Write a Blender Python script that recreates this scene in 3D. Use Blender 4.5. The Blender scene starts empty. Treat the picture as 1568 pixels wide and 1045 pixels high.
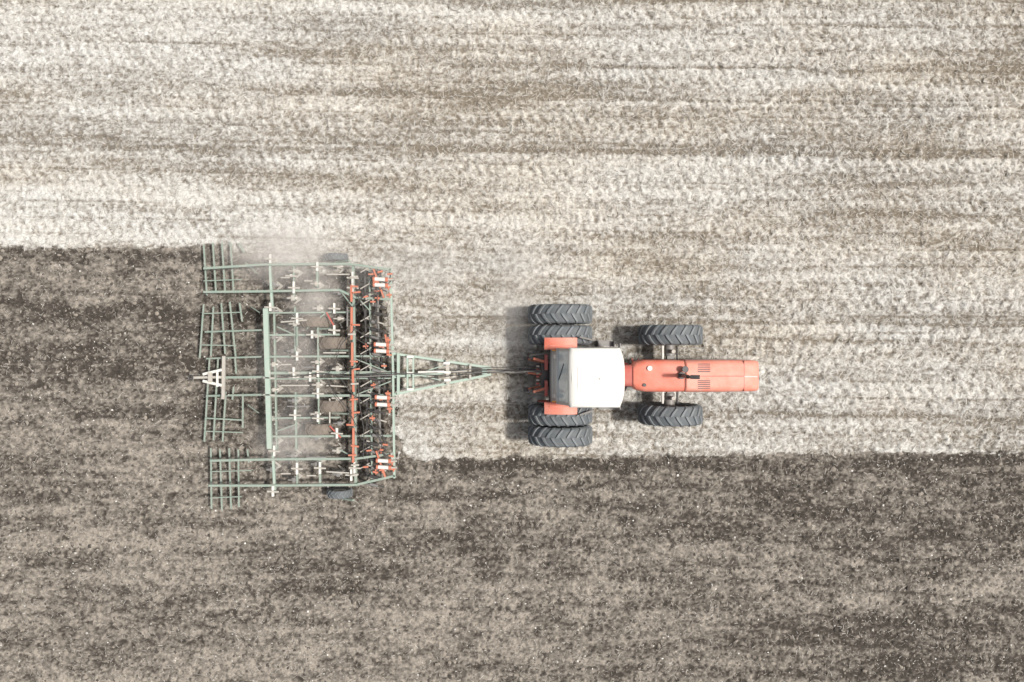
import bpy, math, random
import numpy as np
from mathutils import Vector
random.seed(4)
sc=bpy.context.scene
H=24.0
CX,CY=784.0,522.0
def W(px,py,z=0.0):
    """survey: photo position + real height above ground -> metres"""
    s=50.0*H/(H-z)
    return ((px-CX)/s,(CY-py)/s,z)

# ------------------------------------------------------------ materials
def newmat(name):
    m=bpy.data.materials.new(name); m.use_nodes=True
    nt=m.node_tree; b=nt.nodes['Principled BSDF']
    return m,nt,b
def paint(name,col,rough=.5,dust=.3,dustcol=(.42,.37,.31),metal=0.0,scale=3.0,bump=0.0):
    m,nt,b=newmat(name)
    tc=nt.nodes.new('ShaderNodeTexCoord')
    n=nt.nodes.new('ShaderNodeTexNoise'); n.inputs['Scale'].default_value=scale; n.inputs['Detail'].default_value=8; n.inputs['Roughness'].default_value=.65
    nt.links.new(tc.outputs['Object'],n.inputs['Vector'])
    r=nt.nodes.new('ShaderNodeMapRange'); r.inputs[1].default_value=.35; r.inputs[2].default_value=.75; r.inputs[3].default_value=dust*.35; r.inputs[4].default_value=dust
    nt.links.new(n.outputs['Fac'],r.inputs[0])
    mx=nt.nodes.new('ShaderNodeMix'); mx.data_type='RGBA'
    mx.inputs[6].default_value=(*col,1); mx.inputs[7].default_value=(*dustcol,1)
    nt.links.new(r.outputs[0],mx.inputs[0]); nt.links.new(mx.outputs[2],b.inputs['Base Color'])
    b.inputs['Roughness'].default_value=rough; b.inputs['Metallic'].default_value=metal
    if bump:
        n2=nt.nodes.new('ShaderNodeTexNoise'); n2.inputs['Scale'].default_value=40; nt.links.new(tc.outputs['Object'],n2.inputs['Vector'])
        bp=nt.nodes.new('ShaderNodeBump'); bp.inputs['Strength'].default_value=bump; bp.inputs['Distance'].default_value=.01
        nt.links.new(n2.outputs['Fac'],bp.inputs['Height']); nt.links.new(bp.outputs[0],b.inputs['Normal'])
    return m
M={}
M['red']=paint('orange_red_paint',(.68,.115,.058),.55,.5,(.58,.42,.34),scale=2.4)
M['redl']=paint('faded_orange_paint',(.70,.15,.085),.6,.6,(.62,.45,.37),scale=2.6)
M['redd']=paint('deep_red_paint',(.45,.05,.035),.5,.35)
M['white']=paint('cab_roof_white',(.74,.73,.69),.5,.45,(.56,.53,.46),scale=2.2)
M['cream']=paint('cream_panel',(.55,.53,.49),.5,.4)
M['black']=paint('black_steel',(.03,.03,.032),.5,.25,(.25,.22,.19))
M['grey']=paint('grey_steel',(.15,.15,.15),.5,.35)
M['tyre']=paint('tyre_rubber',(.08,.094,.104),.8,.5,(.20,.20,.195),scale=5,bump=.3)
M['lug']=paint('tyre_lug_worn',(.135,.155,.168),.75,.5,(.25,.245,.235),scale=5)
M['dtyre']=paint('dusty_tyre',(.12,.10,.083),.9,.8,(.25,.21,.17),scale=5,bump=.3)
M['green']=paint('green_frame_paint',(.17,.27,.215),.6,.8,(.36,.355,.31),scale=6)
M['greenl']=paint('pale_green_paint',(.28,.41,.335),.6,.65,(.46,.45,.40),scale=6)
M['orange']=paint('orange_frame_paint',(.58,.125,.055),.6,.6,(.34,.25,.19),scale=7)
M['shank']=paint('worn_shank_steel',(.48,.46,.41),.5,.65,(.32,.28,.235),scale=8)
M['chrome']=paint('pale_cylinder',(.74,.72,.67),.4,.35)
M['amber']=paint('amber_lens',(.8,.35,.03),.3,.1)
m,nt,b=newmat('cab_glass'); b.inputs['Base Color'].default_value=(.60,.68,.70,1); b.inputs['Roughness'].default_value=.15
b.inputs['Coat Weight'].default_value=.5
M['glass']=m

# ------------------------------------------------------------ mesh builder
class B:
    def __init__(s): s.v=[];s.f=[];s.m=[];s.mats=[]
    def add(s,vs,fs,mat):
        if mat not in s.mats: s.mats.append(mat)
        k=s.mats.index(mat); o=len(s.v)
        s.v.extend([tuple(v) for v in vs])
        for f in fs: s.f.append([i+o for i in f]); s.m.append(k)
    def box(s,p,q,w,h,mat):
        p=Vector(p);q=Vector(q); d=(q-p).normalized()
        up=Vector((0,0,1)) if abs(d.z)<.95 else Vector((1,0,0))
        sd=d.cross(up).normalized(); u=sd.cross(d).normalized()
        vs=[]
        for c in (p,q):
            for a,b_ in ((-1,-1),(1,-1),(1,1),(-1,1)): vs.append(c+sd*a*w/2+u*b_*h/2)
        s.add(vs,[(0,1,2,3),(7,6,5,4),(0,4,5,1),(1,5,6,2),(2,6,7,3),(3,7,4,0)],mat)
    def blk(s,x0,x1,y0,y1,z0,z1,mat):
        s.box((x0,(y0+y1)/2,(z0+z1)/2),(x1,(y0+y1)/2,(z0+z1)/2),abs(y1-y0),abs(z1-z0),mat)
    def tube(s,pts,r,mat,n=8):
        pts=[Vector(p) for p in pts]; rings=[]
        for i,p in enumerate(pts):
            d=(pts[min(i+1,len(pts)-1)]-pts[max(i-1,0)]).normalized()
            up=Vector((0,0,1)) if abs(d.z)<.9 else Vector((0,1,0))
            a=d.cross(up).normalized(); u=a.cross(d)
            rr_=r[i] if isinstance(r,(list,tuple)) else r
            rings.append([p+a*math.cos(t*2*math.pi/n)*rr_+u*math.sin(t*2*math.pi/n)*rr_ for t in range(n)])
        s.loft(rings,mat)
    def cyl(s,p,q,r,mat,n=12): s.tube([p,q],r,mat,n)
    def loft(s,rings,mat,cap=True):
        n=len(rings[0]); vs=[v for r in rings for v in r]; fs=[]
        for i in range(len(rings)-1):
            for j in range(n):
                k=(j+1)%n
                fs.append((i*n+j,i*n+k,(i+1)*n+k,(i+1)*n+j))
        if cap: fs.append(tuple(range(n))[::-1]); fs.append(tuple((len(rings)-1)*n+j for j in range(n)))
        s.add(vs,fs,mat)
    def finish(s,name,parent=None,bevel=0.0):
        me=bpy.data.meshes.new(name); o=bpy.data.objects.new(name,me)
        off=Vector(parent.location) if parent else Vector((0,0,0))
        me.from_pydata([tuple(Vector(v)-off) for v in s.v],[],s.f)
        for k in s.mats: me.materials.append(M[k])
        me.polygons.foreach_set('material_index',s.m)
        me.polygons.foreach_set('use_smooth',[True]*len(s.f))
        import bmesh
        bm=bmesh.new(); bm.from_mesh(me); bmesh.ops.recalc_face_normals(bm,faces=bm.faces); bm.to_mesh(me); bm.free()
        me.set_sharp_from_angle(angle=math.radians(38))
        sc.collection.objects.link(o)
        if parent: o.parent=parent
        if bevel:
            md=o.modifiers.new('bevel','BEVEL'); md.width=bevel; md.segments=2; md.limit_method='ANGLE'; md.angle_limit=math.radians(50)
        return o
def rr(cx,cy,w,h,r,n=5):
    out=[]
    for sx,sy,a0 in ((1,1,0),(-1,1,90),(-1,-1,180),(1,-1,270)):
        for i in range(n+1):
            a=math.radians(a0+90*i/n)
            out.append((cx+sx*(w/2-r)+r*math.cos(a),cy+sy*(h/2-r)+r*math.sin(a)))
    return out
def empty(name,loc):
    e=bpy.data.objects.new(name,None); e.location=loc; sc.collection.objects.link(e); return e

def tyre(b,c,R,w,mt='tyre',ml='lug',nl=20,n=56,flip=1,lug=True):
    cx,cy,cz=c
    prof=[(-.3,.56),(-.44,.62),(-.5,.77),(-.475,.88),(-.38,.935),(-.2,.95),(0,.955),(.2,.95),(.38,.935),(.475,.88),(.5,.77),(.44,.62),(.3,.56)]
    rings=[]
    for i in range(n):
        t=2*math.pi*i/n
        rings.append([(cx+p[1]*R*math.cos(t),cy+p[0]*w,cz+p[1]*R*math.sin(t)) for p in prof])
    vs=[v for r in rings for v in r]; k=len(prof); fs=[]
    for i in range(n):
        for j in range(k):
            fs.append((i*k+j,i*k+(j+1)%k,((i+1)%n)*k+(j+1)%k,((i+1)%n)*k+j))
    b.add(vs,fs,mt)
    if not lug: return
    for sd in (-1,1):
        for i in range(nl):
            t0=2*math.pi*(i+(.5 if sd>0 else 0))/nl
            path=[(.0,0,1.0),(.2,.07,1.0),(.40,.17,.985),(.505,.20,.90)]
            vs=[]
            for (y,dt,rt) in path:
                for hd,rad in ((-.044,rt-.075),(-.036,rt),(.036,rt),(.044,rt-.075)):
                    t=t0-flip*dt+hd
                    vs.append((cx+rad*R*math.cos(t),cy+sd*y*w,cz+rad*R*math.sin(t)))
            fs=[]
            for q in range(3):
                for j in range(4): fs.append((q*4+j,q*4+(j+1)%4,q*4+4+(j+1)%4,q*4+4+j))
            fs+= [(0,1,2,3),(15,14,13,12)]
            b.add(vs,fs,ml)
def rim(b,c,R,w,mat):
    x,y,z=c
    b.cyl((x,y-w*.32,z),(x,y-w*.27,z),R*.57,mat,28)
    b.cyl((x,y+w*.27,z),(x,y+w*.32,z),R*.57,mat,28)
    b.cyl((x,y-w*.4,z),(x,y+w*.4,z),R*.2,mat,16)

# ------------------------------------------------------------ tractor
Y0=-.985
T=empty('farm_tractor',(3.0,Y0,0))
XR,XF,R=1.42,4.66,.95
def Y(v): return Y0+v
wb=B()
for sy in (-1,1):
    for off in (1.16,1.765):
        c=(XR,Y(sy*off),R-.02); tyre(wb,c,R,.56); rim(wb,c,R,.56,'cream')
wb.finish('rear_dual_wheels',T)
wf=B()
for sy in (-1,1):
    c=(XF,Y(sy*1.165),R-.03); tyre(wf,c,R-.01,.58); rim(wf,c,R,.58,'cream')
wf.finish('front_wheels',T)
ax=B()
ax.cyl((XR,Y(-1.9),.93),(XR,Y(1.9),.93),.11,'black',14)
ax.loft([[(x,y,z) for (y,z) in rr(Y(0),.95,w,h,.1)] for x,w,h in ((.95,.55,.6),(1.2,.8,.75),(1.7,.8,.75),(2.2,.6,.6),(3.0,.5,.55),(4.2,.45,.6),(6.4,.4,.5))],'black')
ax.box((XF,Y(-.9),.85),(XF,Y(.9),.85),.2,.22,'grey')
for sy in (-1,1):
    ax.cyl((XF-.02,Y(sy*.55),.92),(XF-.02,Y(sy*.98),.92),.15,'grey',14)
    ax.cyl((XF-.24,Y(sy*.3),1.0),(XF-.24,Y(sy*.85),1.0),.035,'chrome',10)
    ax.cyl((XF+.2,Y(sy*.2),.95),(XF+.2,Y(sy*.85),.95),.03,'black',8)
    ax.cyl((XF+.02,Y(sy*.68),.9),(XF+.02,Y(sy*.68),1.3),.06,'shank',10)
    ax.loft([[(x,y,z) for (y,z) in rr(Y(sy*.62),.95,.36,.55,.09)] for x in (2.35,3.15)],'grey' if sy>0 else 'black')
    for k in range(3): ax.blk(2.5,2.95,Y(sy*.84),Y(sy*1.0),.5+.32*k,.53+.32*k,'grey')
    ax.blk(2.48,2.51,Y(sy*.82),Y(sy*.98),.4,1.35,'black'); ax.blk(2.94,2.97,Y(sy*.82),Y(sy*.98),.4,1.35,'black')
for k in range(7):
    x=3.1+random.uniform(0,.7); ax.box((x,Y(random.choice((-1,1))*random.uniform(.3,.5)),1.15),(x+.15,Y(random.choice((-1,1))*random.uniform(.3,.5)),1.3),.05,.06,random.choice(('black','grey','redd','shank')))
ax.finish('chassis_and_axles',T,.006)
hd=B()
def ring(x,w,top,bot,r=.13,dy=0): return [(x,y,z) for (y,z) in rr(Y(dy),(top+bot)/2,w,top-bot,r)]
hd.loft([ring(4.86,.88,2.05,1.1,.15),ring(4.9,.91,2.08,1.1,.16),ring(6.0,.90,2.02,1.1,.16),ring(6.55,.89,1.97,1.08,.16),ring(6.9,.87,1.92,1.05,.15),ring(6.97,.82,1.86,1.1,.12)],'redl')
hd.loft([ring(3.42,.60,1.93,1.2,.16),ring(3.5,.80,1.96,1.2,.18),ring(3.75,.90,2.0,1.15,.18),ring(4.4,.91,2.02,1.12,.17),ring(4.845,.88,2.02,1.12,.15)],'red')
hd.loft([ring(2.95,.52,1.75,1.1,.1),ring(3.2,.6,1.85,1.1,.15),ring(3.44,.62,1.88,1.1,.15)],'redd')
hd.blk(6.52,6.535,Y(-.43),Y(.43),1.9,1.975,'redd')
hd.blk(4.9,6.5,Y(-.006),Y(.006),1.99,2.082,'redd')
hd.blk(6.1,6.9,Y(-.03),Y(.0),1.9,1.972,'cream')
for sy in (-1,1):
    for k in range(5):
        y=Y(sy*(.13+.052*k)); hd.blk(5.2,5.55,y-.012,y+.012,2.0,2.078-.004*k,'black')
    hd.blk(4.95,6.75,Y(sy*.452),Y(sy*.458),1.35,1.6,'cream')
    for k in range(9): hd.blk(5.1+.16*k,5.2+.16*k,Y(sy*.45),Y(sy*.462),1.2,1.3,'black')
hd.blk(6.965,6.98,Y(-.32),Y(.32),1.2,1.75,'black')
for k in range(5): hd.blk(6.975,6.99,Y(-.3),Y(.3),1.27+.1*k,1.30+.1*k,'grey')
for sy in (-1,1): hd.cyl((6.96,Y(sy*.24),1.68),(6.995,Y(sy*.24),1.68),.075,'chrome',16)
hd.blk(6.7,7.0,Y(-.35),Y(.35),.62,1.0,'black')
hd.cyl((3.86,Y(.22),1.98),(3.86,Y(.22),2.06),.07,'chrome',14)
hd.cyl((3.72,Y(-.25),1.98),(3.72,Y(-.25),2.03),.05,'black',12)
hd.finish('hood',T,.004)
ex=B()
ex.cyl((4.75,Y(.02),2.0),(4.75,Y(.02),2.12),.10,'black',18)
ex.tube([(4.75,Y(.02),2.0),(4.75,Y(.02),2.5),(4.75,Y(.02),2.85),(4.8,Y(.02),2.97),(4.92,Y(.02),3.03),(5.02,Y(.02),3.05)],[.055]*6,'black',12)
ex.cyl((4.82,Y(.2),2.0),(4.82,Y(.2),2.18),.06,'black',14)
ex.cyl((4.82,Y(.2),2.18),(4.82,Y(.2),2.24),.09,'black',14)
ex.finish('exhaust_stack',T)
cb=B()
def plan(x0,x1,w,bul,z,n=10,r=.1):
    pts=[]
    for i in range(n+1):
        t=-1+2*i/n; e=1-abs(t)**3.2
        pts.append((x1-bul+bul*e,Y(t*w/2),z))
    for i in range(n+1):
        t=1-2*i/n; e=1-abs(t)**10
        pts.append((x0+.04-.04*e,Y(t*w/2),z))
    return pts
cb.loft([plan(1.55,2.97,1.5,.12,2.84),plan(1.5,3.02,1.6,.13,2.87),plan(1.5,3.03,1.61,.14,2.95),plan(1.53,3.0,1.57,.14,3.02),plan(1.59,2.93,1.47,.13,3.06),plan(1.72,2.8,1.25,.12,3.085)],'white')
cb.blk(1.75,2.2,Y(-.3),Y(.3),3.08,3.097,'white')
cb.cyl((2.35,Y(-.02),3.08),(2.35,Y(-.02),3.11),.03,'cream',10)
cb.tube([(1.62,Y(-.74),3.03),(1.60,Y(0),3.065),(1.62,Y(.74),3.03)],.012,'cream',6)
cb.finish('cab_roof',T,.006)
cg=B()
def pil(a,b_,w=.06,mat='cream'): cg.box(a,b_,w,w,mat)
for sy in (-1,1):
    pil((1.16,Y(sy*.76),1.6),(1.56,Y(sy*.74),2.84))
    pil((2.98,Y(sy*.62),1.5),(2.88,Y(sy*.66),2.84),mat='black')
    pil((2.1,Y(sy*.79),1.5),(2.15,Y(sy*.75),2.84),.05,'black')
    cg.add([(1.2,Y(sy*.775),1.62),(2.95,Y(sy*.66),1.62),(2.88,Y(sy*.68),2.84),(1.56,Y(sy*.752),2.84)],[(0,1,2,3)],'glass')
cg.add([(1.29,Y(-.73),2.03),(1.29,Y(.73),2.03),(1.55,Y(.72),2.84),(1.55,Y(-.72),2.84)],[(0,1,2,3)],'glass')
cg.add([(3.0,Y(-.6),1.62),(3.0,Y(.6),1.62),(2.9,Y(.62),2.84),(2.9,Y(-.62),2.84)],[(0,1,2,3)],'glass')
cg.box((1.27,Y(-.78),1.99),(1.27,Y(.78),1.99),.05,.08,'white')
cg.add([(1.10,Y(-.76),1.66),(1.10,Y(.76),1.66),(1.255,Y(.76),1.98),(1.255,Y(-.76),1.98)],[(0,1,2,3)],'white')
for k in range(3): cg.box((1.12+.045*k,Y(-.72),1.72+.09*k),(1.12+.045*k,Y(.72),1.72+.09*k),.008,.008,'grey')
cg.box((1.075,Y(-.8),1.62),(1.075,Y(.8),1.62),.04,.07,'black')
cg.tube([(1.30,Y(-.1),2.09),(1.36,Y(.12),2.28),(1.42,Y(.36),2.45)],.012,'black',6)
for sy in (-1,1):
    cg.blk(1.13,1.24,Y(sy*.70),Y(sy*.80),1.86,1.98,'amber')
    cg.cyl((1.16,Y(sy*.55),2.06),(1.22,Y(sy*.55),2.06),.06,'chrome',12)
cg.loft([[(x,y,z) for (y,z) in rr(Y(0),1.35,w,.62,.06)] for x,w in ((1.1,1.5),(1.3,1.54),(2.5,1.5),(2.98,1.25))],'redd')
for sy in (-1,1):
    cg.tube([(2.9,Y(sy*.68),2.1),(3.0,Y(sy*.84),2.1)],.012,'grey',6)
    cg.blk(2.99,3.02,Y(sy*.80),Y(sy*.92),1.95,2.25,'grey')
    cg.tube([(3.02,Y(sy*.55),1.7),(3.1,Y(sy*.66),1.9),(3.06,Y(sy*.68),2.3)],.02,'black',6)
cg.finish('cab_body',T,.004)
fd=B()
for sy in (-1,1):
    rings=[]
    for i in range(11):
        a=math.radians(66+ i*(116-66)/10)
        RR=1.10
        x=XR+RR*math.cos(a)-.03; z=.93+RR*math.sin(a)
        y0,y1=Y(sy*.74),Y(sy*1.08)
        n=Vector((math.cos(a),0,math.sin(a)))*.03
        rings.append([(x,y0,z),(x,y1,z),(x-n.x,y1,z-n.z),(x-n.x,y0,z-n.z)])
    fd.loft(rings,'red')
    fd.box((1.05,Y(sy*.86),1.985),(1.75,Y(sy*.86),2.045),.02,.05,'redl')
    fd.blk(.92,1.02,Y(sy*.92),Y(sy*1.06),1.78,1.88,'redd')
    fd.box((1.9,Y(sy*1.1),1.93),(2.35,Y(sy*1.0),1.5),.05,.05,'grey')
    fd.add([(.75,Y(sy*.745),1.0),(2.1,Y(sy*.745),1.0),(2.1,Y(sy*.745),1.75),(1.7,Y(sy*.745),2.0),(1.05,Y(sy*.745),2.0),(.75,Y(sy*.745),1.7)],[(0,1,2,3,4,5)],'redd')
fd.finish('rear_fenders',T,.006)
hk=B()
for sy in (-1,1):
    hk.box((1.1,Y(sy*.3),.75),(.42,Y(sy*.46),.62),.06,.1,'orange')
    hk.cyl((.42,Y(sy*.52),.62),(.42,Y(sy*.40),.62),.08,'black',12)
    hk.box((1.05,Y(sy*.36),1.45),(.62,Y(sy*.48),1.4),.07,.1,'orange')
    hk.cyl((.63,Y(sy*.48),1.4),(.6,Y(sy*.44),.68),.035,'black',8)
    hk.cyl((1.1,Y(sy*.62),.8),(.55,Y(sy*.55),.62),.03,'shank',8)
    hk.box((.98,Y(sy*.15),1.5),(.98,Y(sy*.6),1.5),.09,.1,'redd')
hk.box((.95,Y(-.35),1.1),(.95,Y(.35),1.1),.2,.5,'black')
hk.cyl((.95,Y(0.02),1.3),(.45,Y(.04),1.05),.04,'orange',10)
hk.cyl((.45,Y(0.02),1.05),(.4,Y(.02),1.05),.06,'black',10)
hk.box((1.2,Y(0.05),.5),(.2,Y(0.12),.5),.12,.05,'black')
for k in range(6): hk.cyl((.8,Y(-.25+.1*k),1.25),(.7,Y(-.25+.1*k),1.25),.03,'shank' if k%2 else 'redd',8)
hk.finish('three_point_hitch',T,.004)

# ------------------------------------------------------------ cultivator
C=empty('field_cultivator',W(500,577,0))
fr=B()
def bm(x0,y0,x1,y1,z=.78,w=.09,h=.1,mat='green',z1=None):
    fr.box(W(x0,y0,z),W(x1,y1,z if z1 is None else z1),w,h,mat)
for pts in ([(312,411),(405,405),(535,404),(599,413)],[(312,447),(410,446),(520,444),(546,456),(598,458)],
            [(320,743),(410,743),(545,742),(605,728)],[(322,705),(412,703),(545,702),(603,694)]):
    for a,b_ in zip(pts,pts[1:]): bm(*a,*b_,z=.80,w=.07)
for y,x1,w,mt in ((479,540,.05,'green'),(513,520,.06,'green'),(546,598,.06,'green'),(571,600,.08,'green'),(580,600,.04,'green'),(606,600,.07,'green'),(640,520,.05,'green'),(668,600,.06,'green')):
    bm(411,y,x1,y-1,z=.72,w=w,mat=mt)
bm(407,472,413,687,z=.86,w=.14,h=.13,mat='greenl')
bm(413,396,417,470,z=.74,w=.07,mat='greenl'); bm(418,690,421,754,z=.74,w=.07,mat='greenl')
bm(420,470,424,690,z=.66,w=.05)
for x,ya,yb,w in ((450,404,460,.05),(452,470,552,.05),(453,600,688,.05),(455,700,742,.05),(486,404,440,.06),(487,500,650,.05),(490,702,742,.06),(541,404,742,.08),(566,408,738,.05)):
    bm(x,ya,x+(yb-ya)*.012,yb,z=.70,w=w)
bm(598,410,602,570,z=.80,w=.06,mat='greenl'); bm(602,570,604,732,z=.80,w=.06,mat='greenl')
bm(559,412,563,735,z=.62,w=.05,h=.06,mat='black')
bm(578,410,583,735,z=.62,w=.05,h=.06,mat='grey')
for ya,yb in ((436,462),(470,520),(524,560),(566,600),(604,650),(655,708)):
    bm(538+(ya-430)*.015,ya,538+(yb-430)*.015+random.uniform(-1.5,1.5),yb,z=.90,w=.065,h=.07,mat='orange')
for y in (424,438,448,497,512,553,566,588,612,632,650,682,697,712,728):
    x=540+random.uniform(-4,6); bm(x-6,y,x+6,y+random.uniform(-2,2),z=.97,w=.05,h=.06,mat=random.choice(('orange','orange','shank')))
for (x,y) in ((597,420),(597,428),(594,440),(596,452),(575,432),(577,446),(599,697),(600,708),(602,718),(583,690),(585,720),(594,520),(596,543),(594,602),(597,626),(560,455),(565,690),(578,456),(570,640),(568,420),(582,417),(571,462),(584,530),(560,530),(585,612),(572,590),(590,680),(575,722),(560,715),(588,560)):
    bm(x-4,y,x+4,y+random.uniform(-2,2),z=.95,w=.05,h=.08,mat='orange')
    bm(x,y-4,x+1,y+4,z=.9,w=.03,h=.12,mat=random.choice(('orange','black','shank')))
bm(572,412,588,456,z=.88,w=.05,mat='orange'); bm(576,690,590,730,z=.88,w=.05,mat='orange'); bm(590,512,596,545,z=.9,w=.045,mat='orange'); bm(592,600,597,632,z=.9,w=.045,mat='orange')
for a in ((520,444,541,470),(470,503,500,478),(541,548,598,571),(541,606,600,583),(545,702,520,688),(548,456,566,475),(424,500,452,513),(424,660,452,650)):
    bm(*a,z=.76,w=.035,h=.05,mat='green')
fr.finish('main_frame',C,.006)
db=B()
def dbm(x0,y0,x1,y1,z=.68,z1=None,w=.07,h=.1,mat='greenl'): db.box(W(x0,y0,z),W(x1,y1,z1 or z),w,h,mat)
dbm(602,541,752,563,.72,.52); dbm(602,604,752,573,.72,.52)
dbm(602,577,690,570,.75,.6,w=.08,h=.08)
dbm(624,545,624,598,.80,w=.05); dbm(633,546,633,597,.80,w=.05)
dbm(685,551,686,588,.74,w=.1,h=.12,mat='shank'); dbm(610,541,610,604,.8,w=.08)
dbm(640,572,684,558,.66,w=.03,h=.03); dbm(640,574,684,584,.66,w=.03,h=.03)
dbm(720,558,720,580,.66,w=.06,mat='shank')
dbm(745,568,836,570,.50,.50,w=.09,h=.07,mat='shank')
db.box(W(742,563,.52),W(742,573,.52),.16,.13,'greenl')
for (x,y) in ((684,556),(685,570),(685,582),(628,546),(628,571),(628,596)):
    db.box(W(x-5,y,.84),W(x+5,y,.84),.07,.06,'chrome')
db.cyl(W(640,570,.9),W(680,569,.85),.04,'chrome')
db.cyl(W(680,569,.85),W(715,568,.72),.022,'shank')
db.finish('drawbar',C,.005)
hs=B()
for k in range(5):
    dy=(k-2)*2.0; pts=[]
    for i in range(22):
        t=i/21; x=545+t*(828-545)
        yy=577+(568-577)*min(1,t*1.5)+dy*(.6+.5*math.sin(t*9+k))+2.5*math.sin(t*7+k*1.3)*(t>.2)
        z=.92-.2*t+.12*math.sin(t*6+k)
        if t>.8: z+= (t-.8)*3.0; yy+=dy*(t-.8)*8
        pts.append(W(x,yy,z))
    hs.tube(pts,.011,'black' if k!=2 else 'grey',6)
for (a,b_) in (((541,470),(598,430)),((541,500),(595,532)),((541,640),(598,612)),((543,660),(600,705)),((520,577),(560,540)),((520,580),(562,620)),((430,575),(541,577)),((500,575),(545,500)),((500,580),(548,655)),((566,500),(580,430)),((566,640),(590,700)),((548,520),(590,560)),((548,600),(592,575)),((544,430),(560,500)),((550,560),(556,700)),((575,470),(585,560)),((572,600),(590,690))):
    pts=[]
    ph=random.uniform(0,6)
    for i in range(12):
        t=i/11; s=math.sin(t*math.pi)
        pts.append(W(a[0]+(b_[0]-a[0])*t+4*s*math.sin(ph+t*5),a[1]+(b_[1]-a[1])*t+5*s*math.cos(ph+t*4),.9+.1*s))
    hs.tube(pts,.014,'black',6)
hs.finish('hydraulic_hoses',C)
sk=B()
def shank(px,py,z=.68,L=.42,mat='shank',s=1.0):
    x,y,_=W(px,py,z)
    pts=[(x+.10,y,z),(x-.02,y,z+.06),(x-.2,y,z+.02),(x-.30,y,z-.2),(x-.22,y,.25),(x-.06,y,.05)]
    for a,b_ in zip(pts,pts[1:]): sk.box(a,b_,.045*s,.022,mat)
    sk.box((x-.02,y-.06*s,z+.03),(x-.02,y+.06*s,z+.03),.10,.09,mat)
    for sy in (-1,1):
        sk.add([(x+.06,y,.03),(x-.14,y+sy*.14,.0),(x-.20,y+sy*.14,.005),(x-.06,y,.06)],[(0,1,2,3)],'shank')
rows=((420,0),(452,17),(488,34),(520,9))
for x,o in rows:
    y=398+o
    while y<752:
        shank(x+random.uniform(-2,2),y+random.uniform(-3,3),mat='shank' if random.random()<.7 else 'grey',s=random.choice((.9,1.1,1.3)))
        y+=40
for (x,y,l) in ((450,440,14),(446,422,0),(414,396,10),(414,470,9),(512,472,12),(455,487,12),(486,408,10),(540,425,14),(540,440,10),(478,512,8),(450,570,12),(487,568,14),(455,545,10),(487,602,12),(452,635,12),(487,640,8),(516,663,12),(455,717,14),(490,716,14),(418,752,12),(543,716,14),(538,727,14),(412,578,18),(412,604,10),(512,505,10),(420,690,12),(475,577,10)):
    sk.box(W(x,y-l/2-2,.86),W(x,y+l/2+2,.86),.06,.08,'chrome')
    sk.box(W(x-9,y,.9),W(x+9,y+1,.9),.045,.05,'shank')
for (x0,y0,x1,y1,mt) in ((430,493,470,490,'shank'),(455,500,455,530,'green'),(500,478,512,500,'redd'),(505,652,522,670,'redd'),(495,540,530,540,'shank'),(430,558,446,558,'shank'),(462,562,482,562,'grey'),(430,590,474,590,'shank'),(440,622,474,622,'grey'),(500,590,532,592,'shank'),(505,610,505,648,'shank'),(532,470,532,500,'grey'),(470,700,500,700,'grey'),(430,725,445,725,'shank'),(470,728,484,728,'shank'),(500,722,535,724,'shank'),(500,420,535,420,'shank'),(430,425,444,425,'shank'),(466,430,478,430,'shank')):
    sk.box(W(x0,y0,.82),W(x1,y1,.82),.04,.05,mt)
sk.finish('cultivator_shanks',C,.003)
sp=B()
y=412
k=0
while y<738:
    jx=random.uniform(-3,3)
    sp.box(W(562+jx,y,.72),W(590+jx,y+9,.78),.04,.05,'black' if k%3 else 'shank')
    sp.cyl(W(568+jx,y+4,.80),W(580+jx,y+7,.84),.05,'black' if k%2 else 'grey',10)
    sp.box(W(578+jx,y+6,.74),W(566+jx,y+3,.12),.035,.05,'shank' if k%2 else 'grey')
    x_,y_,z_=W(568+jx,y+3,.2)
    sp.cyl((x_,y_-.015,z_),(x_,y_+.015,z_),.2,'grey',20)
    if k%2==0: sp.box(W(552,y+5,.8),W(566,y-3,.8),.03,.04,'shank')
    y+=12.5; k+=1
for yy in (427,436,527,537,608,619,705,715):
    dx=(yy-427)*.018
    sp.cyl(W(574+dx,yy,.98),W(592+dx,yy+1,.98),.06,'chrome',14)
    sp.cyl(W(592+dx,yy+1,.98),W(603+dx,yy+1,.98),.028,'shank',8)
    sp.cyl(W(590+dx,yy+1,.98),W(594+dx,yy+1,.98),.072,'orange',12)
    sp.cyl(W(571+dx,yy,.98),W(574+dx,yy,.98),.07,'orange',12)
sp.finish('depth_cylinders_and_coulters',C,.003)
wh=B()
for (x,y,r,w) in ((514,394,.38,.22),(520,755,.38,.24),(482,493,.46,.33),(508,525,.46,.36),(509,621,.46,.36),(490,656,.46,.33)):
    px,py,pz=W(x,y,r); o=abs(y-575)>150
    tyre(wh,(px,py,r-.03),r,w,'tyre' if o else 'dtyre','lug' if o else 'dtyre',16,36)
    wh.cyl((px,py-w*.35,r-.03),(px,py+w*.35,r-.03),r*.55,'cream' if o else 'grey',20)
    wh.box((px+r+.1,py-w*.62,.7),(px,py-w*.62,r-.03),.05,.08,'green')
    wh.cyl((px,py-w*.7,r-.03),(px,py+w*.4,r-.03),.04,'grey',8)
wh.finish('gauge_wheels',C)
hw=B()
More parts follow.
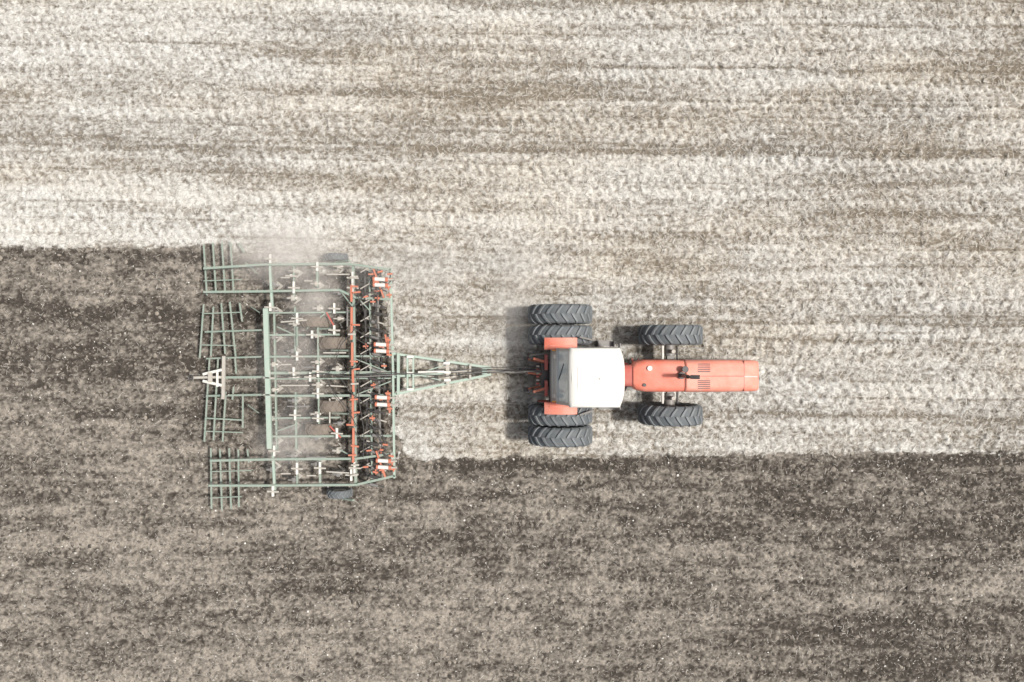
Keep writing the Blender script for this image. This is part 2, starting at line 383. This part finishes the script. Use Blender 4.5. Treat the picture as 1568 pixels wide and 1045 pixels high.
def hb(x0,y0,x1,y1,z=.34,w=.045,mat='green'):
    p=W(x0,y0,z); q=W(x1,y1,z); hw.box(p,q,w,.04,mat)
    L=(Vector(q)-Vector(p)).length; n=int(L/.15)
    for i in range(n+1):
        c=Vector(p).lerp(Vector(q),i/max(n,1)); dx=random.uniform(-.17,-.11)
        hw.tube([c+Vector((.03,0,.03)),c+Vector((-.04,0,-.12)),c+Vector((dx,random.uniform(-.02,.02),-.33))],.010,'shank',5)
def arm(x0,y0,x1,y1,z0,z1,w=.05,mat='green'): hw.box(W(x0,y0,z0),W(x1,y1,z1),w,.06,mat)
for a in ((312,374,317,452),(326,372,331,449),(340,371,345,449),(353,371,358,448)): hb(*a)
hb(366,372,374,386)
arm(312,430,370,428,.4,.4,.03)
for a in ((312,466,306,548),(327,470,323,545),(339,464,345,542),(352,462,361,546),(367,464,371,492)): hb(*a)
arm(314,508,410,505,.4,.72); arm(308,528,362,529,.4,.4,.03); arm(312,480,368,478,.4,.4,.03)
for a in ((321,550,313,676),(334,550,327,674),(346,600,341,676),(358,592,356,612),(360,548,362,572),(372,602,372,655)): hb(*a)
arm(316,549,400,546,.4,.7); arm(316,606,408,604,.42,.75,.06); arm(314,640,372,643,.4,.4,.04); arm(314,660,372,662,.4,.4,.03); arm(330,578,410,577,.6,.75,.07)
for a in ((323,686,324,779),(337,688,340,781),(351,686,354,779),(365,688,366,776),(379,688,381,708)): hb(*a)
arm(322,722,385,720,.4,.4,.03); arm(322,762,370,760,.4,.4,.03)
for (x,y) in ((330,447),(330,411),(345,508),(350,549),(350,604),(345,705),(345,743)):
    hw.tube([W(x,y,.8),W(x-3,y+1,.6),W(x-4,y,.36)],.015,'shank',6)
for (x0,y0,x1,y1) in ((376,402,393,418),(385,470,397,478),(380,620,396,632)): arm(x0,y0,x1,y1,.5,.7,.025)
hw.finish('tine_harrow',C,.003)
rh=B()
rh.box(W(297,578,.62),W(345,577,.66),.07,.09,'shank')
rh.box(W(311,573,.64),W(340,566,.7),.08,.07,'chrome'); rh.box(W(311,583,.64),W(340,590,.7),.08,.07,'chrome')
rh.box(W(343,545,.68),W(342,611,.68),.09,.09,'shank'); rh.box(W(333,566,.72),W(333,592,.72),.06,.06,'chrome')
rh.box(W(322,570,.7),W(322,585,.7),.12,.07,'shank')
cx_,cy_,cz_=W(292,578,.62)
rh.tube([(cx_+.07*math.cos(t*math.pi/6),cy_+.07*math.sin(t*math.pi/6),cz_) for t in range(13)],.022,'black',8)
rh.finish('rear_hitch',C,.004)

# ------------------------------------------------------------ ground functions
tabs={}
def vn(x,y,seed):
    if seed not in tabs: tabs[seed]=np.random.RandomState(seed).rand(256,256).astype(np.float32)
    t=tabs[seed]
    xi=np.floor(x).astype(np.int64); yi=np.floor(y).astype(np.int64)
    fx=(x-xi).astype(np.float32); fy=(y-yi).astype(np.float32)
    fx=fx*fx*(3-2*fx); fy=fy*fy*(3-2*fy)
    a=t[xi%256,yi%256];b_=t[(xi+1)%256,yi%256];c=t[xi%256,(yi+1)%256];d=t[(xi+1)%256,(yi+1)%256]
    return (a*(1-fx)+b_*fx)*(1-fy)+(c*(1-fx)+d*fx)*fy
def fbm(x,y,seed,o=4,g=.55):
    s=0;a=1;n=0
    for i in range(o):
        s=s+a*vn(x*2**i+i*17.3,y*2**i+i*9.1,seed+i); n+=a; a*=g
    return s/n
def sst(a,b_,x):
    t=np.clip((x-a)/(b_-a),0,1); return t*t*(3-2*t)
def tilled(x,y):
    rag=(fbm(x/.45,y/.3,3,4,.7)-.5)*.42
    rag2=(fbm(x/.45,y/.45,8,4)-.5)*1.2
    top=2.93+.004*x-.75*sst(-9.0,-6.2,x)
    bot=-3.60+.012*(x+3)
    left=1-sst(-3.95,-3.35,x+rag2-.0*y)
    bnd=bot+(top-bot)*left
    return 1-sst(-.04,.04,y-bnd+rag), y-bnd+rag*.6
LANES=[(-14.3,-3.5,7.1,6.5,.20),(-15.7,-10.5,9.5,8.3,.22),(-15.7,-8,5.25,4.7,.25),(-4,16,9.15,9.1,.14),(-2,9,6.9,6.3,.16),(3,16,8.2,7.5,.18),
       (1,16,4.7,4.1,.2),(-5,10,3.7,3.2,.15),(5,16,5.6,5.3,.18),(-15.7,16,4.0,3.6,.12),(7,16,1.9,1.5,.18),(5.5,16,-1.2,-1.6,.18),(-15.7,-5,3.55,3.35,.2),(6,16,2.9,2.6,.14),(-15.7,16,10.2,9.9,.14),(-15.7,-6,8.9,8.6,.12),(-9,2,5.6,5.2,.15),(-13,-4,4.4,4.3,.16),(2,14,-2.5,-2.9,.16)]
DARKROWS=[(1,13,8.45,8.25),(-4,16,.75,.45),(4,16,5.75,5.6),(-3,16,-2.0,-2.4),(6,16,.1,-.1),(-9,0,7.7,7.5),(9,16,3.95,3.75),(0,14,6.1,5.8),(6,16,9.7,9.6),(-15,-6,6.0,5.9)]
def fields(x,y):
    yr=y+.014*x+.10*np.sin(x*.17+y*.2)
    t,d=tilled(x,y)
    clod=fbm(x/.26,y/.20,20,4,.65)
    fine=fbm(x/.085,y/.08,30,2,.8)
    lane=fbm(x/9.0,yr/.55,40,2)
    lane2=fbm(x/5.0,yr/.22,45,2)
    wob=(fbm(x/.5,y/.4,50,3)-.5)*7.5
    # lug prints: slope sign changes from wheel lane to wheel lane
    sg=np.where((np.floor(yr/.62).astype(np.int64)*7919)%5<2,-1.0,1.0)
    chev=np.sin(x*16+sg*yr*10+wob)
    chev2=np.sin(x*11-yr*9+wob*1.3)
    rp=sst(.42,.72,lane)*.5+.75*sst(-2,9,x)*sst(.3,.6,lane)
    ripple=rp*(.55*chev+.5*chev2)
    L=0
    for (x0,x1,ya,yb,hw_) in LANES:
        yc=ya+(yb-ya)*(x-x0)/(x1-x0)+.08*np.sin(x*.5+ya)
        L=L+np.exp(-((y-yc)/hw_)**2)*sst(x0-.6,x0+.8,x)*(1-sst(x1-1.5,x1+.5,x))*(.5+.6*np.sin(x*19+(y-yc)*12+wob*.5))
    rowp=np.abs(((yr/.50)%1.0)-.5)*2
    row=sst(.80,1.0,rowp)*sst(.4,.62,fbm(x/1.6,yr/.5,55,3))
    dash=.35+.65*sst(.35,.6,fbm(x/.35,y/.3,57,2))
    for (x0,x1,ya,yb) in DARKROWS:
        yc=ya+(yb-ya)*(x-x0)/(x1-x0)+.03*np.sin(x*1.1+ya*3)
        row=row+1.5*np.exp(-((y-yc)/.05)**2)*sst(x0-.5,x0+1,x)*dash
    return yr,t,d,clod,fine,lane,lane2,ripple+L*.8,np.clip(row,0,1.5),L
def height(x,y,F=None):
    yr,t,d,clod,fine,lane,lane2,ripple,row,L=F or fields(x,y)
    st=.05*(clod-.5)+.08*(fine-.5)+.022*ripple-.03*row
    fur=np.sin(yr*2*math.pi/.36+(fbm(x/2,yr/.6,60,2)-.5)*7)*sst(.35,.65,fbm(x/1.5,yr/.5,64,2))
    ti=.11*(clod-.5)+.085*(fine-.5)+.016*fur-.035
    h=st*(1-t)+ti*t
    far=sst(20,40,np.maximum(np.abs(x),np.abs(y)*1.4))
    return h*(1-far)
def color(x,y,F=None):
    yr,t,d,clod,fine,lane,lane2,ripple,row,L=F or fields(x,y)
    big=fbm(x/5.5,yr/1.6,70,3)
    strk=fbm(x/2.4,yr/.12,75,3)
    fleck=fbm(x/.12,y/.065,78,2,.8)
    fl2=fbm(x/.09,y/.09,84,2,.8)
    s=.54+.75*(big-.5)+.55*(lane-.5)+.65*(lane2-.5)+.6*(strk-.5)+.15*ripple-.42*row+1.05*(fine-.5)+.4*(clod-.5)+1.05*(fleck-.5)+.34*L
    s+= .12*sst(-3,-12,x)*sst(1,4,y) - .14*np.exp(-((x+1)/4.5)**2-((y-6.8)/2.4)**2) - .10*np.exp(-((x-10)/3)**2-((y-7.3)/1.5)**2)-.06*sst(6,14,x)
    s-= .24*np.exp(-(((y-.55)/.4)**2))*sst(1.2,.2,x)+.24*np.exp(-(((y+2.1)/.4)**2))*sst(1.2,.2,x)
    s+= .16*np.exp(-((d-.22)/.2)**2)
    s=s-.30*sst(.56,.72,fl2)
    s=np.clip(s,0,1)[...,None]
    pal=np.array([.545,.533,.502]); brn=np.array([.19,.167,.136])
    cs=brn*(1-s)+pal*s
    bt=np.clip(.5+1.8*(fbm(x/4.0,yr/1.2,110,3)-.5)-.35*sst(-2,-12,x),0,1)[...,None]*.8
    cs=cs*(1-bt)+cs*np.array([1.02,.965,.885])*bt
    strk2=fbm(x/3.0,yr/.17,90,4); lanet=fbm(x/6.0,yr/.7,95,4,.6); mott=fbm(x/.7,y/.4,99,3)
    u=.42+1.0*(lanet-.5)+.85*(strk2-.5)+.7*(mott-.5)+.95*(fine-.5)+.85*(clod-.5)+1.1*(fleck-.5)
    u-= .42*np.exp(-((d+.30)/.22)**2)
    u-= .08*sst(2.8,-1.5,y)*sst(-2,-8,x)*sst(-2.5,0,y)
    u+= .06*sst(-4.5,-8,y)-.13*sst(0,12,x)
    u-= .30*np.exp(-((x+6.0)/2.2)**2-((y+.7)/2.7)**4)  # shade under the implement, painted into the soil colour
    u=np.clip(u,0,1)[...,None]
    drk=np.array([.058,.050,.042]); mid=np.array([.30,.268,.227])
    ct=drk*(1-u)+mid*u
    du=(.5*np.exp(-((x+7.0)/1.9)**2-((y-2.75)/.4)**2))[...,None]
    ct=ct*(1-du)+np.array([.40,.375,.335])*du
    tt=t[...,None]
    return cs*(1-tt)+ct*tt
def axis(half,step,far):
    a=np.arange(0,half,step); e=[half]; s=step
    while e[-1]<far: s*=1.25; e.append(e[-1]+s)
    a=np.concatenate([a,e]); return np.concatenate([-a[:0:-1],a])
xs=axis(17.2,.029,500); ys=axis(11.8,.029,500)
nx,ny=len(xs),len(ys)
X,Yg=np.meshgrid(xs,ys,indexing='ij')
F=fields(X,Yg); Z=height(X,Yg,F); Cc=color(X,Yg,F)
co=np.stack([X,Yg,Z],-1).reshape(-1,3).astype(np.float32)
me=bpy.data.meshes.new('field_ground')
me.vertices.add(nx*ny); me.vertices.foreach_set('co',co.ravel())
I,J=np.meshgrid(np.arange(nx-1),np.arange(ny-1),indexing='ij')
q=np.stack([I*ny+J,(I+1)*ny+J,(I+1)*ny+J+1,I*ny+J+1],-1).reshape(-1,4).astype(np.int32)
me.loops.add(q.size); me.loops.foreach_set('vertex_index',q.ravel())
me.polygons.add(len(q)); me.polygons.foreach_set('loop_start',np.arange(0,q.size,4,dtype=np.int32))
me.update(calc_edges=True)
at=me.color_attributes.new('soil_tone','FLOAT_COLOR','POINT')
rgba=np.concatenate([Cc.reshape(-1,3),np.ones((nx*ny,1))],1).astype(np.float32)
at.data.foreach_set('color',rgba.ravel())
go=bpy.data.objects.new('field_ground',me); sc.collection.objects.link(go)
m,nt,b=newmat('field_soil_and_stubble')
a=nt.nodes.new('ShaderNodeAttribute'); a.attribute_name='soil_tone'
tc=nt.nodes.new('ShaderNodeTexCoord')
n1=nt.nodes.new('ShaderNodeTexNoise'); n1.inputs['Scale'].default_value=22; n1.inputs['Detail'].default_value=6; n1.inputs['Roughness'].default_value=.75
nt.links.new(tc.outputs['Object'],n1.inputs['Vector'])
mr=nt.nodes.new('ShaderNodeMapRange'); mr.inputs[1].default_value=.3; mr.inputs[2].default_value=.7; mr.inputs[3].default_value=.58; mr.inputs[4].default_value=1.35
nt.links.new(n1.outputs['Fac'],mr.inputs[0])
vm=nt.nodes.new('ShaderNodeVectorMath'); vm.operation='SCALE'
nt.links.new(a.outputs['Color'],vm.inputs[0]); nt.links.new(mr.outputs[0],vm.inputs['Scale'])
nt.links.new(vm.outputs[0],b.inputs['Base Color'])
b.inputs['Roughness'].default_value=1; b.inputs['Specular IOR Level'].default_value=.1
bp=nt.nodes.new('ShaderNodeBump'); bp.inputs['Strength'].default_value=.6; bp.inputs['Distance'].default_value=.02
nt.links.new(n1.outputs['Fac'],bp.inputs['Height']); nt.links.new(bp.outputs[0],b.inputs['Normal'])
me.materials.append(m)

def scatter(name,N,seed,want_tilled,Lr,Wr,cols,zoff,spread,keep=1.0):
    rs=np.random.RandomState(seed)
    x=rs.uniform(-17,17,N); y=rs.uniform(-11.6,11.6,N)
    F=fields(x,y); t=F[1]
    k=(t>.5) if want_tilled else (t<.5)
    x=x[k];y=y[k]; h=height(x,y); n=len(x)
    L=rs.uniform(*Lr,n)/2; w=rs.uniform(*Wr,n)/2
    th=rs.normal(0,spread,n); pt=rs.normal(0,.22,n)
    dx=np.cos(th)*np.cos(pt); dy=np.sin(th)*np.cos(pt); dz=np.sin(pt)
    px=-np.sin(th); py=np.cos(th)
    z=h+zoff*rs.uniform(.4,1.6,n)
    V=np.zeros((n,4,3))
    for i,(a_,b_) in enumerate(((-1,-1),(1,-1),(1,1),(-1,1))):
        V[:,i,0]=x+a_*L*dx+b_*w*px; V[:,i,1]=y+a_*L*dy+b_*w*py; V[:,i,2]=z+a_*L*dz
    me=bpy.data.meshes.new(name); me.vertices.add(n*4); me.vertices.foreach_set('co',V.astype(np.float32).ravel())
    me.loops.add(n*4); me.loops.foreach_set('vertex_index',np.arange(n*4,dtype=np.int32))
    me.polygons.add(n); me.polygons.foreach_set('loop_start',np.arange(0,n*4,4,dtype=np.int32))
    me.update(calc_edges=True)
    ground=color(x,y)
    c=np.array(cols)[rs.randint(0,len(cols),n)]*rs.uniform(.75,1.15,(n,1))
    c=c*.6+ground*.4*rs.uniform(.5,1.5,(n,1))
    at=me.color_attributes.new('straw_tone','FLOAT_COLOR','POINT')
    at.data.foreach_set('color',np.repeat(np.concatenate([c,np.ones((n,1))],1),4,axis=0).astype(np.float32).ravel())
    o=bpy.data.objects.new(name,me); sc.collection.objects.link(o)
    m,nt,b=newmat(name+'_mat'); a=nt.nodes.new('ShaderNodeAttribute'); a.attribute_name='straw_tone'
    nt.links.new(a.outputs['Color'],b.inputs['Base Color']); b.inputs['Roughness'].default_value=.8
    me.materials.append(m)
scatter('straw_stubble',120000,5,False,(.05,.20),(.006,.016),[(.74,.72,.66),(.56,.52,.45),(.36,.32,.26),(.66,.64,.59),(.10,.085,.07),(.56,.53,.47)],.022,1.1)
scatter('straw_residue',60000,6,True,(.03,.14),(.006,.016),[(.5,.465,.41),(.38,.34,.29),(.24,.21,.17),(.58,.55,.50),(.05,.042,.036),(.09,.075,.06)],.02,1.0)
def lumps(name,N,seed,sr,cols,mask=True):
    rs=np.random.RandomState(seed)
    x=rs.uniform(-17,17,N); y=rs.uniform(-11.6,7 if mask else 11.6,N)
    k=(fields(x,y)[1]>.5) if mask else (fields(x,y)[1]<.5)
    x=x[k];y=y[k];n=len(x);h=height(x,y)
    s=rs.uniform(0,1,n)**2.5*(sr[1]-sr[0])+sr[0]
    base=np.array([(1,0,0),(.3,.95,0),(-.8,.6,0),(-.8,-.6,0),(.3,-.95,0),(0,0,.8)])
    V=base[None]*s[:,None,None]*rs.uniform(.6,1.2,(n,6,1)); V*=rs.uniform(.7,1.3,(n,1,3))
    V[:,:,0]+=x[:,None];V[:,:,1]+=y[:,None];V[:,:,2]+=h[:,None]
    fs=np.array([(0,1,5),(1,2,5),(2,3,5),(3,4,5),(4,0,5)])
    q=(fs[None]+np.arange(n)[:,None,None]*6).reshape(-1).astype(np.int32)
    me=bpy.data.meshes.new(name); me.vertices.add(n*6); me.vertices.foreach_set('co',V.astype(np.float32).ravel())
    me.loops.add(len(q)); me.loops.foreach_set('vertex_index',q)
    me.polygons.add(len(q)//3); me.polygons.foreach_set('loop_start',np.arange(0,len(q),3,dtype=np.int32)); me.update(calc_edges=True)
    c=np.array(cols)[rs.randint(0,len(cols),n)]*rs.uniform(.8,1.15,(n,1))
    at=me.color_attributes.new('lump_tone','FLOAT_COLOR','POINT')
    at.data.foreach_set('color',np.repeat(np.concatenate([c,np.ones((n,1))],1),6,axis=0).astype(np.float32).ravel())
    o=bpy.data.objects.new(name,me); sc.collection.objects.link(o)
    m,nt,b=newmat(name+'_mat'); a=nt.nodes.new('ShaderNodeAttribute'); a.attribute_name='lump_tone'
    nt.links.new(a.outputs['Color'],b.inputs['Base Color']); b.inputs['Roughness'].default_value=.95
    me.materials.append(m)
lumps('soil_clods',30000,11,(.02,.075),[(.15,.13,.11),(.07,.06,.05),(.24,.21,.175)])
lumps('pale_stones',4200,12,(.008,.038),[(.62,.60,.56),(.46,.44,.40)])

# ------------------------------------------------------------ dust raised by the implement
def dust(name,loc,size,dens,puffs):
    """closed box of air holding suspended dust; density = soft puffs x noise"""
    me=bpy.data.meshes.new(name); sx,sy,sz=[v/2 for v in size]
    v=[(x,y,z) for x in(-sx,sx) for y in(-sy,sy) for z in(0,2*sz)]
    me.from_pydata(v,[],[(0,1,3,2),(4,6,7,5),(0,4,5,1),(2,3,7,6),(0,2,6,4),(1,5,7,3)])
    o=bpy.data.objects.new(name,me); o.location=loc; sc.collection.objects.link(o)
    m=bpy.data.materials.new(name+'_air'); m.use_nodes=True; nt=m.node_tree
    for n in list(nt.nodes): nt.nodes.remove(n)
    N=nt.nodes.new; Lk=nt.links.new
    out=N('ShaderNodeOutputMaterial'); pv=N('ShaderNodeVolumePrincipled')
    pv.inputs['Color'].default_value=(.93,.88,.82,1); pv.inputs['Anisotropy'].default_value=-.36  # back-scatter set to brighten the dust, standing in for multiple scattering
    Lk(pv.outputs[0],out.inputs['Volume'])
    tc=N('ShaderNodeTexCoord'); acc=None
    for (px,py,pz,rx,ry,rz,amp) in puffs:
        a=N('ShaderNodeVectorMath'); a.operation='SUBTRACT'; a.inputs[1].default_value=(px,py,pz); Lk(tc.outputs['Object'],a.inputs[0])
        d=N('ShaderNodeVectorMath'); d.operation='DIVIDE'; d.inputs[1].default_value=(rx,ry,rz); Lk(a.outputs[0],d.inputs[0])
        l=N('ShaderNodeVectorMath'); l.operation='LENGTH'; Lk(d.outputs[0],l.inputs[0])
        r=N('ShaderNodeMapRange'); r.interpolation_type='SMOOTHSTEP'; r.inputs[1].default_value=0; r.inputs[2].default_value=1; r.inputs[3].default_value=amp; r.inputs[4].default_value=0
        Lk(l.outputs['Value'],r.inputs[0])
        if acc is None: acc=r.outputs[0]
        else:
            s=N('ShaderNodeMath'); s.operation='ADD'; Lk(acc,s.inputs[0]); Lk(r.outputs[0],s.inputs[1]); acc=s.outputs[0]
    nz=N('ShaderNodeTexNoise'); nz.inputs['Scale'].default_value=.9; nz.inputs['Detail'].default_value=5; nz.inputs['Roughness'].default_value=.6; nz.inputs['Distortion'].default_value=.9
    Lk(tc.outputs['Object'],nz.inputs['Vector'])
    mr=N('ShaderNodeMapRange'); mr.inputs[1].default_value=.34; mr.inputs[2].default_value=.68; mr.inputs[3].default_value=.25; mr.inputs[4].default_value=1; Lk(nz.outputs['Fac'],mr.inputs[0])
    mu=N('ShaderNodeMath'); mu.operation='MULTIPLY'; Lk(acc,mu.inputs[0]); Lk(mr.outputs[0],mu.inputs[1])
    mu2=N('ShaderNodeMath'); mu2.operation='MULTIPLY'; mu2.inputs[1].default_value=dens; Lk(mu.outputs[0],mu2.inputs[0])
    Lk(mu2.outputs[0],pv.inputs['Density']); me.materials.append(m)
    return o
dust('dust_cloud',(-4.2,-.3,.12),(10.6,8.8,1.9),1.15,[
  (-2.5,2.95,.6,2.3,1.35,1.1,1.0),(-1.7,1.6,.5,1.2,1.3,.9,.8),(-2.3,-2.6,.5,1.6,1.3,.9,.65),(4.5,1.6,.6,1.3,2.4,1.0,.5),(1.2,2.4,.6,3.4,1.3,1.0,.3),(-2.2,-.3,.5,1.7,2.0,.8,.5)])

# ------------------------------------------------------------ light
EL=60
w=bpy.data.worlds.new('World'); sc.world=w; w.use_nodes=True
nt=w.node_tree; bg=nt.nodes['Background']
sky=nt.nodes.new('ShaderNodeTexSky'); sky.sky_type='NISHITA'; sky.sun_disc=False
sky.sun_elevation=math.radians(EL); sky.sun_rotation=math.radians(90); sky.dust_density=5; sky.air_density=1; sky.ozone_density=.6
hsv=nt.nodes.new('ShaderNodeHueSaturation'); hsv.inputs['Saturation'].default_value=.45   # thin high cloud greys the blue
nt.links.new(sky.outputs[0],hsv.inputs['Color']); nt.links.new(hsv.outputs[0],bg.inputs[0]); bg.inputs[1].default_value=.105
sl=bpy.data.lights.new('sun','SUN'); sl.energy=4.3; sl.angle=math.radians(5); sl.color=(1,.965,.915)
so=bpy.data.objects.new('sun',sl); so.rotation_euler=(0,math.radians(90-EL),0); so.location=(10,0,20); sc.collection.objects.link(so)
# ------------------------------------------------------------ camera
cam=bpy.data.cameras.new('camera'); cam.sensor_width=36; cam.lens=36*H/31.36; cam.clip_end=2000
coo=bpy.data.objects.new('camera',cam); coo.location=(0,0,H); sc.collection.objects.link(coo); sc.camera=coo
sc.view_settings.view_transform='Standard'; sc.view_settings.look='None'; sc.view_settings.exposure=0
